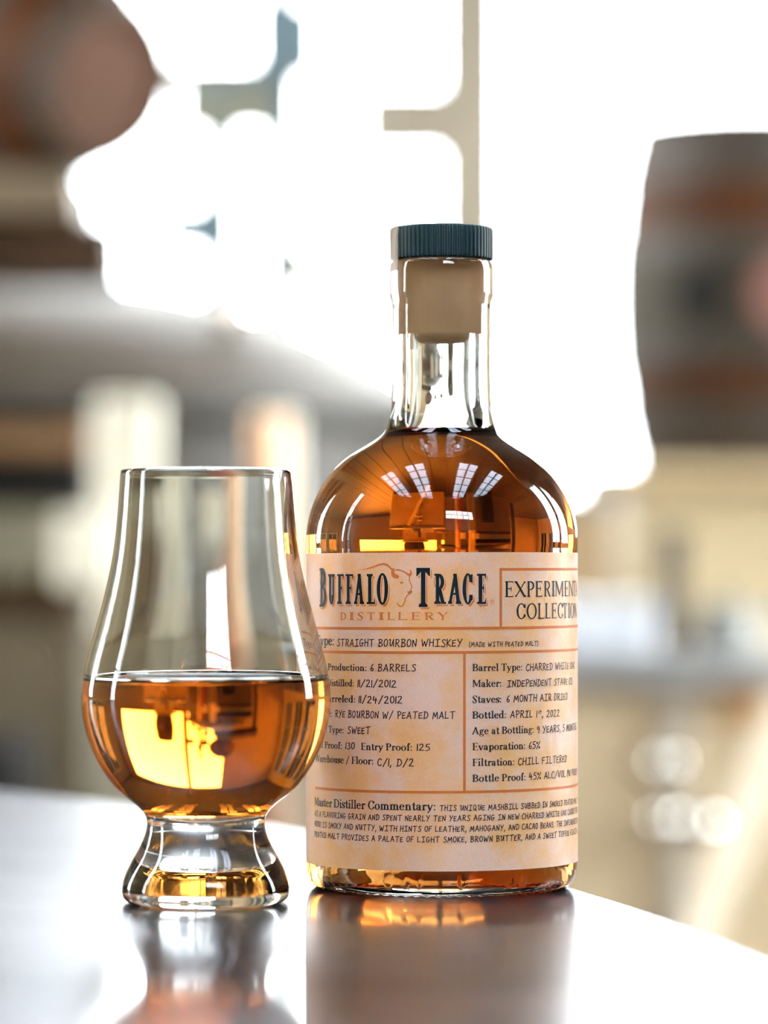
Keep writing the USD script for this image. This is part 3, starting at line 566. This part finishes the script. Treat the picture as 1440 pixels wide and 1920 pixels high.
def rule(x0, y0, x1, y1, px=5.0):
    """A ruled line: x1 None runs on round the bottle to the label's end."""
    a = on_label(x0, y0); h = px * pxm / 2
    if y1 is None:
        e = sB - .001 if x1 is None else on_label(x1, y0)[0]
        g = Polygon([(a[0], a[1] - h), (e, a[1] - h + SKEW * (e - a[0])), (e, a[1] + h + SKEW * (e - a[0])), (a[0], a[1] + h)])
    else:
        b = on_label(x1, y1); g = Polygon([(a[0] - h, a[1]), (a[0] + h, a[1]), (b[0] + h, b[1]), (b[0] - h, b[1])])
    part('ruled_line', wrap([g], PR - .00002), INK_RUST, label, smooth=False)
rule(593.4, 1177.4, None, None); rule(593.4, 1221.6, None, None); rule(592, 1477.2, None, None)
rule(936, 1067.6, None, None); rule(938.5, 1066, 938.5, 1177); rule(870.6, 1224, 870.6, 1485)

def emb(pts): return Polygon([tuple(on_label(580 + x / 7.2, 1040 + y / 7.2)) for x, y in pts]).buffer(0)
def emb_line(pts, w): return LineString([tuple(on_label(580 + x / 7.2, 1040 + y / 7.2)) for x, y in _smooth(pts)]).buffer(w / 7.2 * pxm / 2, quad_segs=3)
buf = unary_union([
    emb(_smooth([(640, 212), (750, 195), (850, 164), (940, 124), (1005, 110), (1060, 124), (1100, 164), (1120, 190), (1160, 175), (1146, 204), (1112, 216), (1085, 182), (1045, 152), (1000, 139), (940, 150), (850, 182), (740, 205), (640, 212)])),
    emb(_smooth([(1108, 212), (1152, 203), (1150, 240), (1168, 268), (1206, 274), (1216, 300), (1204, 324), (1160, 324), (1122, 302), (1106, 255), (1108, 212)])),
    emb(_smooth([(1142, 205), (1190, 193), (1250, 206), (1310, 236), (1342, 258), (1366, 240), (1360, 216), (1338, 198), (1376, 212), (1389, 245), (1382, 275), (1360, 304), (1330, 282), (1280, 240), (1220, 216), (1150, 217), (1142, 205)])),
    emb_line([(1356, 290), (1350, 340), (1362, 380), (1386, 420), (1386, 448), (1366, 474), (1386, 500)], 13),
    emb(_smooth([(1322, 492), (1346, 500), (1364, 482), (1390, 492), (1388, 516), (1346, 530), (1324, 512), (1322, 492)])),
    emb_line([(1376, 516), (1320, 552), (1300, 590), (1290, 640), (1270, 682), (1240, 702), (1210, 692), (1192, 656)], 15),
    emb([(1248 + 20 * math.cos(a), 377 + 15 * math.sin(a)) for a in np.linspace(0, 6.2, 14)])])
part('buffalo_emblem', wrap(list(getattr(buf, 'geoms', [buf])), PR), INK_RUST, label, smooth=False, label='rust-coloured line drawing of a buffalo head')
c0 = on_label(922.5, 1128.2); q = 1 * pxm
reg = [Point(*c0).buffer(4.2 * q).difference(Point(*c0).buffer(3.4 * q)), affinity.affine_transform(serif_glyph('R', .7, .16, .1, .05), [4.6 * q, 0, 0, 4.6 * q, c0[0] - 1.7 * q, c0[1] - 2.3 * q])]
part('registered_mark', wrap(reg, PR), INK_RUST, label, smooth=False)

# ------------------------------------------------------------------ the tasting glass
GX, GY = -.0474, -.049
gl = thing('tasting_glass', 'tulip-shaped whiskey tasting glass on a thick clear foot, left of the bottle', 'glass', (GX, GY, TABLE_Z))
outer = curve([(19.4, 0.02), (20.7, .45), (21.8, 1.5), (22.4, 3.0), (22.3, 4.9), (20.2, 9.6), (17.9, 14.8), (16.1, 19.0), (15.45, 21.3), (15.9, 23.0), (17.4, 25.0), (20.0, 27.3), (23.2, 29.9), (26.9, 34.6), (29.7, 39.5), (31.7, 44.4), (32.85, 49.4), (33.15, 54.2), (32.85, 59.0), (32.0, 63.9), (30.75, 68.8), (29.2, 73.8), (26.6, 83.6), (24.8, 93.6), (23.6, 103.4), (22.95, 112.0), (22.85, 114.4)], 150, s=.35)
rimg = [(22.75, 114.85), (22.5, 115.15), (22.2, 115.2), (21.9, 115.0), (21.75, 114.5)]
inner = curve([(21.7, 114.0), (21.85, 112.0), (22.35, 103.4), (23.4, 93.6), (25.1, 83.6), (27.6, 73.8), (29.1, 68.8), (30.4, 63.9), (31.25, 59.0), (31.5, 54.2), (31.2, 49.4), (30.0, 44.4), (27.9, 39.5), (25.0, 34.9), (21.4, 30.9), (18.0, 28.0), (14.4, 25.2), (10.5, 23.2), (6, 22.2), (0, 22.0)], 120, s=.2)
inner[-1][0] = 0.0
LV, MEN = 58.4, 2.1
i_z, i_r = [p[1] for p in inner][::-1], [p[0] for p in inner][::-1]
rl = float(np.interp(LV, i_z, i_r)); rc = float(np.interp(LV + MEN, i_z, i_r))
gp = [(0, .5), (9, .45), (15, .3), (17.6, 0.08), (18.6, 0.0)] + list(map(tuple, outer)) + rimg + [tuple(p) for p in inner if p[1] > LV + MEN + .05] + [(rc, LV + MEN)]
gm = lathe(mm(gp), 192)
fn = gm.face_normals; fc = gm.triangles_center; side_ = (np.abs(fc[:, 2] - .045) < .01)
if (fn[side_, :2] * fc[side_, :2]).sum() < 0: gm.invert()
part('glass_body', gm, GLASS, gl, smooth=40)
men = [(0, LV), (rl - 8.0, LV), (rl - 5.0, LV + .02), (rl - 3.0, LV + .1), (rl - 1.8, LV + .32), (rl - .9, LV + .75), (rl - .4, LV + 1.3), (rc - .14, LV + 1.75), (rc, LV + MEN)]
wl = men + [tuple(p) for p in inner if p[1] < LV + MEN - .05]
wm = lathe(mm(wl), 192)
if wm.volume < 0: wm.invert()
wh = thing('whiskey_pour', 'golden amber whiskey half filling the tasting glass', 'drink', (GX, GY, TABLE_Z))
part('liquid', wm, liquid_mat('poured_whiskey', (LV - .2) / 1000, .22), wh, smooth=40)

# ------------------------------------------------------------------ the hall behind, out of focus
M_BEIGE = plain('beige_paint', (.28, .24, .185), .6, specular_ior_level=.2)
M_OLIVE = plain('olive_steel', (.20, .19, .14), .5)
M_TEAL = plain('blue_grey_steel', (.10, .15, .18), .4)
M_STEEL = plain('stainless_steel', (.036, .028, .018), .55, var=.06)
M_STEELR = plain('matt_steel', (.045, .028, .011), .55, specular_ior_level=.3, var=.06)
M_CREAM = plain('cream_paint', (.92, .86, .70), .5, var=.04)
M_DARK = plain('dark_stained_wood', (.055, .032, .019), .8, specular_ior_level=.2)
M_BROWN = plain('brown_timber', (.22, .12, .055), .5, col2=(.15, .08, .04), scale=4.0, stretch=(1, 1, 8))
M_TAN = plain('tan_timber', (.70, .53, .31), .5, var=.1, scale=3.0)
M_GREY = plain('grey_metal', (.42, .42, .42), .35, metal=.5)
M_DULL = plain('dull_grey_enamel', (.24, .24, .22), .5)
M_WHITE = plain('white_enamel', (.72, .76, .84), .35)
M_BLACK = plain('black_metal', (.012, .011, .01), .7, specular_ior_level=.15)
M_HOOP = plain('galvanised_hoop', (.055, .048, .04), .6, specular_ior_level=.2, var=.15)
M_ORANGE = plain('orange_timber', (.62, .32, .10), .5)
M_CHROME = plain('chrome', (.9, .88, .84), .08, metal=1.0, var=.02)
M_STAVE = [plain(f'oak_stave_tone_{i}', tuple(k * c for c in (.075, .028, .010)), .6, col2=tuple(k * c for c in (.048, .018, .007)), scale=5.0, stretch=(5, 5, .6), specular_ior_level=.12) for i, k in enumerate((.85, 1.0, 1.15))]

def make_barrel(name, label, group, H, rb, rh, loc, hoops):
    """A standing barrel with its base at loc: staves, hoops, heads, bung."""
    b = thing(name, label, 'barrel', loc, group)
    ns = 26
    prof_r = lambda z: rb - (rb - rh) * ((2 * z / H - 1) ** 2)
    zs = np.linspace(0, H, 9)
    for k in range(ns):
        a0, a1 = 2 * np.pi * k / ns + .006, 2 * np.pi * (k + 1) / ns - .006
        V_, F_ = [], []
        for z in zs:
            r = prof_r(z); ri = r - .028
            V_ += [(r * math.cos(a0), r * math.sin(a0), z), (r * math.cos(a1), r * math.sin(a1), z), (ri * math.cos(a1), ri * math.sin(a1), z), (ri * math.cos(a0), ri * math.sin(a0), z)]
        for j in range(len(zs) - 1):
            for i in range(4):
                p, q = j * 4 + i, j * 4 + (i + 1) % 4; F_ += [(p, q, q + 4), (p, q + 4, p + 4)]
        e = (len(zs) - 1) * 4; F_ += [(0, 2, 1), (0, 3, 2), (e, e + 1, e + 2), (e, e + 2, e + 3)]
        part('stave', trimesh.Trimesh(V_, F_, process=False), M_STAVE[rng.integers(3)], b)
    for z0, z1 in hoops:
        z0, z1 = z0 * H, z1 * H
        part('hoop', lathe([(prof_r(z0) - .004, z0), (prof_r(z0) + .004, z0), (prof_r(z1) + .004, z1), (prof_r(z1) - .004, z1)], 52, closed=True), M_HOOP, b)
    for z in (.03 * H, .97 * H):
        part('barrel_head', lathe([(0, z - .01), (rh - .02, z - .01), (rh - .02, z + .01), (0, z + .01)], 52), plain('dark_oak_head', (.085, .042, .026), .7, specular_ior_level=.12), b)
    return b, prof_r

# the barrel standing at the right, on its plinth
D1 = 8.6; base = at(1398, 872, D1); base[2] = at(0, 872, D1 - .42)[2]
bl, pr = make_barrel('whiskey_barrel', 'dark oak barrel with grey hoops standing upright on the tan stand, at the right', 'oak barrels', .86, .33, .272, base, [(0, .05), (.065, .115), (.13, .19), (.29, .36), (.595, .655), (.81, .865), (.88, .935), (.95, 1.0)])
zc = .515 * .86
band = lathe([(pr(z) + .003, z) for z in np.linspace(.36 * .86, .595 * .86, 7)] , 64)
part('painted_band', band, plain('weathered_grey_band', (.05, .042, .03), .7, specular_ior_level=.12, var=.2, scale=8.0), bl, smooth=True)
def spot(az, z, rw, rh_, m, name, off=.006):
    V_ = [(math.sin(az) * (pr(z) + off), -math.cos(az) * (pr(z) + off), z)]; F_ = []
    for i in range(24):
        t_ = 2 * np.pi * i / 24; a_, z_ = az + rw * math.cos(t_) / .33, z + rh_ * math.sin(t_); r_ = pr(z_) + off
        V_.append((math.sin(a_) * r_, -math.cos(a_) * r_, z_)); F_.append((0, 1 + i, 1 + (i + 1) % 24))
    part(name, trimesh.Trimesh(V_, F_, process=False), m, bl, smooth=True)
spot(-.42, .48 * .86, .06, .075, M_BLACK, 'black_mark'); spot(.16, .48 * .86, .07, .09, plain('faded_red_paint', (.20, .075, .055), .6), 'red_mark')
st = thing('barrel_stand', 'tan timber stand carrying the upright barrel', 'stand', (0, 0, 0))
part('stand_top', pbox(1120, 872, 1680, 905, D1 - .42, .84), M_TAN, st)
part('stand_panel', pbox(1180, 905, 1640, 1235, D1 - .34, .04), plain('olive_tan_panel', (.72, .58, .35), .6, var=.08, scale=3.0), st)
part('stand_panel', pbox(1180, 905, 1200, 1700, D1 - .30, .6), M_TAN, st); part('stand_panel', pbox(1620, 905, 1640, 1700, D1 - .30, .6), M_TAN, st)

# small cask lying in the upper left, its head turned to the room
Dk = 7.0
ck, _ = make_barrel('small_cask', 'small brown cask lying on its side on the high shelf, upper left', 'oak barrels', .80, .275, .158, (0, 0, 0), [(0, .045), (.2, .25), (.74, .79), (.95, 1.0)])
ax = np.array([.66, -.70, -.24]); ax /= np.linalg.norm(ax); hc = at(212, 155, Dk); b0 = hc - ax * .80
zz = ax; xx = np.cross([0, 0, 1], zz); xx /= np.linalg.norm(xx); yy = np.cross(zz, xx)
Mx = Gf.Matrix4d(*[float(q) for q in (*xx, 0, *yy, 0, *zz, 0, *b0, 1)])
xf = UsdGeom.Xformable(ck); xf.ClearXformOpOrder(); xf.AddTransformOp(opSuffix='lie').Set(Mx)
sh_ = thing('high_shelf', 'heavy timber shelf with dark beam under the small cask', 'shelf')
part('shelf_board', pbox(-900, 318, 150, 400, Dk - .25, .5), plain('grey_tan_timber', (.15, .11, .068), .6), sh_)
part('shelf_beam', pbox(-900, 410, 215, 520, Dk - .1, .3), M_DARK, sh_)
for x in (-860,): part('shelf_post', pbox(x, 300, x + 90, 2040, Dk - .05, .1), M_DARK, sh_)

# steel frame with lamp box before the window
Df = 11.0
fr = thing('steel_scaffold', 'dark steel scaffold with lamp box standing before the window', 'frame')
part('upright', beam(at(412, 130, Df), at(412, 1690, Df), .132, .06), M_TEAL, fr); part('upright', beam(at(527, -200, Df), at(527, 1690, Df), .134, .06), M_TEAL, fr)
part('crossbar', beam(at(330, 182, Df), at(525, 182, Df), .235, .06), M_OLIVE, fr); part('crossbar', beam(at(300, 428, Df), at(425, 428, Df), .16, .06), M_TEAL, fr)
part('lamp_box', pbox(472, 0, 604, 142, Df - .1, .16), M_TEAL, fr)
part('sloping_pipe', bar(at(515, 455, Df), at(760, 635, Df), .052), M_BEIGE, fr)

# beige steel column and its bracket arm
Dc = 10.6
co_ = thing('steel_column', 'beige steel column with a short bracket arm, behind the bottle cap', 'column')
x0, x1 = at(820, 0, Dc)[0], at(946, 0, Dc)[0]; yc = at(0, 0, Dc)[1]
web = cat_(rbox(x0, x1, yc - .01, yc + .03, 0, ZC, .004))
part('column_shaft', web, M_BEIGE, co_)
part('column_base', rbox(x0 - .06, x1 + .06, yc - .08, yc + .1, 0, .03, .004), M_BEIGE, co_)
part('bracket_arm', pbox(672, 158, 850, 290, Dc - .0, .04), M_BEIGE, co_)

# round steel tank on the left
Dt = 8.2; pt = at(110, 780, Dt); sc = Dt / FPX
tk = thing('steel_tank', 'large round stainless steel tank with a shallow domed lid, at the left', 'tank', (pt[0], pt[1], 0))
zr = pt[2]; R = 740 * sc
dome_ = [(0, zr + 258 * sc)] + [(R * k, zr + (258 - 243 * k ** 2.05) * sc) for k in np.linspace(.08, .96, 14)] + [(R * 1.0, zr + 16 * sc), (R * 1.0, zr + 8 * sc), (0, zr + 4 * sc)]
part('lid', lathe(dome_, 96), M_STEELR, tk)
part('lid_rim', lathe([(R * 1.0, zr + 20 * sc), (R * 1.03, zr + 16 * sc), (R * 1.03, zr - 24 * sc), (R * 1.0, zr - 30 * sc), (R * .93, zr - 30 * sc), (R * .93, zr + 20 * sc)], 96, closed=True), M_STEEL, tk)
part('tank_body', lathe([(0, zr), (R * .92, zr), (R * .92, .30), (R * .86, .24), (0, .2)], 96), M_STEEL, tk)
for k in range(6):
    a = k * np.pi / 3 + .3; c = np.array([math.cos(a), math.sin(a)]) * R * .8; part('leg', bar((*c, 0), (*c, .3), .035), M_STEEL, tk)
for ang, rk in ((-44.6, .65), (-100, .82), (-150, .82), (20, .82), (90, .82)):
    a = math.radians(ang); r_ = R * rk
    part('clamp_knob', ball((r_ * math.cos(a), r_ * math.sin(a), zr + (258 - 243 * rk ** 2.05) * sc + .03), .036, 2), plain('dull_copper_knob', (.85, .72, .62), .3, metal=.6) if rk < .8 else M_STEEL, tk)

# things before the tank
p_ = thing('cream_post', 'thick cream painted timber post with a short side block before the steel tank', 'post')
part('post_shaft', pbox(178, 745, 292, 1180, 6.1, .11), M_CREAM, p_); part('side_block', pbox(108, 962, 212, 1102, 6.02, .08), M_CREAM, p_)
part('post_foot', zbox(165, 1180, 305, 0, 6.08, .13), plain('grey_olive_paint', (.32, .28, .2), .6), p_)
p_ = thing('slim_post', 'slim cream post to the right of the thick cream post', 'post')
part('post_shaft', zbox(478, 775, 556, 0, 6.6, .09), M_CREAM, p_)
p_ = thing('copper_pipe', 'peach copper pipe in front of the slim cream post', 'pipe')
q0, q1 = at(505, 785, 6.25), at(505, 1720, 6.25); q1[2] = 0; q1[0], q1[1] = q0[0], q0[1]
part('pipe', bar(q1, q0, .030), plain('dull_copper', (.62, .36, .2), .4, metal=.4), p_)
part('pipe_flange', lathe([(0, 0), (.07, 0), (.07, .02), (0, .02)], 32).apply_translation((q0[0], q0[1], 0)), plain('dull_copper', (.62, .36, .2), .4, metal=.4), p_)
cb = thing('dark_cabinet', 'dark wooden cabinet with a brown top board, at the left edge', 'cabinet')
part('top_board', pbox(-700, 800, 172, 850, 6.3, .5), M_BROWN, cb)
part('cabinet_body', pbox(-690, 850, 165, 955, 6.34, .44), M_BLACK, cb)
part('cabinet_front', pbox(-690, 955, 165, 1085, 6.34, .44), plain('grey_green_front', (.18, .17, .12), .5), cb)
part('kick_panel', pbox(-690, 1085, 140, 1155, 6.36, .42), M_DARK, cb)
part('cabinet_base', zbox(-690, 1155, 165, 0, 6.38, .4), plain('olive_grey_front', (.12, .095, .06), .5), cb)
bn = thing('black_bin', 'black bin standing low at the left edge behind the counter', 'bin')
part('bin_body', zbox(-260, 1385, 45, 0, 5.6, .4, .03), M_BLACK, bn)
lc = thing('low_counter', 'olive timber low counter seen through the tasting glass', 'counter')
part('counter_front', zbox(170, 1150, 900, 0, 6.85, .05), plain('olive_counter_front', (.22, .19, .13), .6, var=.15, scale=3.0), lc)
part('counter_slab', pbox(150, 1120, 920, 1152, 6.8, .4), M_GREY, lc)
rb_ = thing('red_crate', 'tall faded red crate standing before the low counter, seen through the tasting glass', 'crate')
part('crate_body', zbox(418, 1165, 474, 0, 6.4, .2), plain('faded_red_crate', (.42, .11, .09), .5), rb_)
wb = thing('cream_box', 'cream box on the low counter, seen through the upper part of the tasting glass', 'box')
cz = at(0, 1120, 6.8)[2]
part('box_body', zbox(352, 972, 448, cz, 6.86, .2), M_CREAM, wb); part('box_lid', pbox(346, 958, 454, 980, 6.85, .22), M_CREAM, wb)

# the bar at the right
br = thing('back_bar', 'tan back bar with a grey steel top, at the right behind the bottle', 'bar')
part('bar_top', pbox(760, 1226, 1900, 1288, 6.0, .55), M_GREY, br)
part('bar_front', zbox(780, 1288, 1900, 0, 6.06, .05), plain('tan_bar_front', (.76, .60, .38), .55, var=.12, scale=3.0), br)
part('bar_stile', zbox(1245, 1288, 1292, 0, 6.03, .03), plain('grey_stile', (.46, .42, .36), .5), br)
part('orange_panel', pbox(1372, 1296, 1440, 1352, 6.03, .03), M_ORANGE, br)
BZ = at(0, 1226, 6.0)[2]
tr = thing('white_tray_box', 'pale blue-white box on the steel bar top beside the dark post', 'box')
part('box_body', zbox(1000, 1134, 1228, BZ, 6.1, .3), M_WHITE, tr); part('box_lid', pbox(996, 1126, 1232, 1146, 6.09, .32), M_WHITE, tr)
ps = thing('dark_post', 'dark brown post rising from the bar beside the pale box', 'post')
part('post_shaft', zbox(1238, 1000, 1286, BZ, 6.2, .06), plain('umber_post', (.045, .033, .026), .6), ps); part('post_cap', pbox(1230, 990, 1294, 1004, 6.19, .08), plain('umber_post', (.045, .033, .026)), ps)
kt = thing('grey_kettle', 'dull grey metal kettle on the bar top right of the dark post', 'kettle', (0, 0, 0))
kc = at(1362, 1226, 6.25); kc[2] = BZ; k_ = 6.25 / FPX
kp = lathe([(0, 0), (58 * k_, 0), (66 * k_, 12 * k_), (62 * k_, 60 * k_), (36 * k_, 88 * k_), (14 * k_, 94 * k_), (0, 94 * k_)], 40); kp.apply_translation(kc)
part('kettle_body', kp, M_DULL, kt); part('lid_knob', ball(kc + [0, 0, 100 * k_], 9 * k_, 2), M_BLACK, kt)
part('spout', bar(kc + [.05, 0, 40 * k_], kc + [.105, 0, 86 * k_], .010), M_DULL, kt)
for x, y in [(1250, 1432), (1248, 1540), (1322, 1546)]:          # round chrome tap knobs on the bar front
    q = at(x, y, 5.95); part('tap_knob', cat_(ball(q, .030, 3), bar(q, q + [0, .12, 0], .009)), M_CHROME, br, label='round chrome tap knob')
bd = thing('leaning_board', 'cream board leaning diagonally before the bar, lower right', 'board')
part('board', beam(at(1478, 1300, 5.93), at(1075, 2375, 5.2), .060, .03), plain('pale_board_timber', (.60, .50, .37), .6), bd)
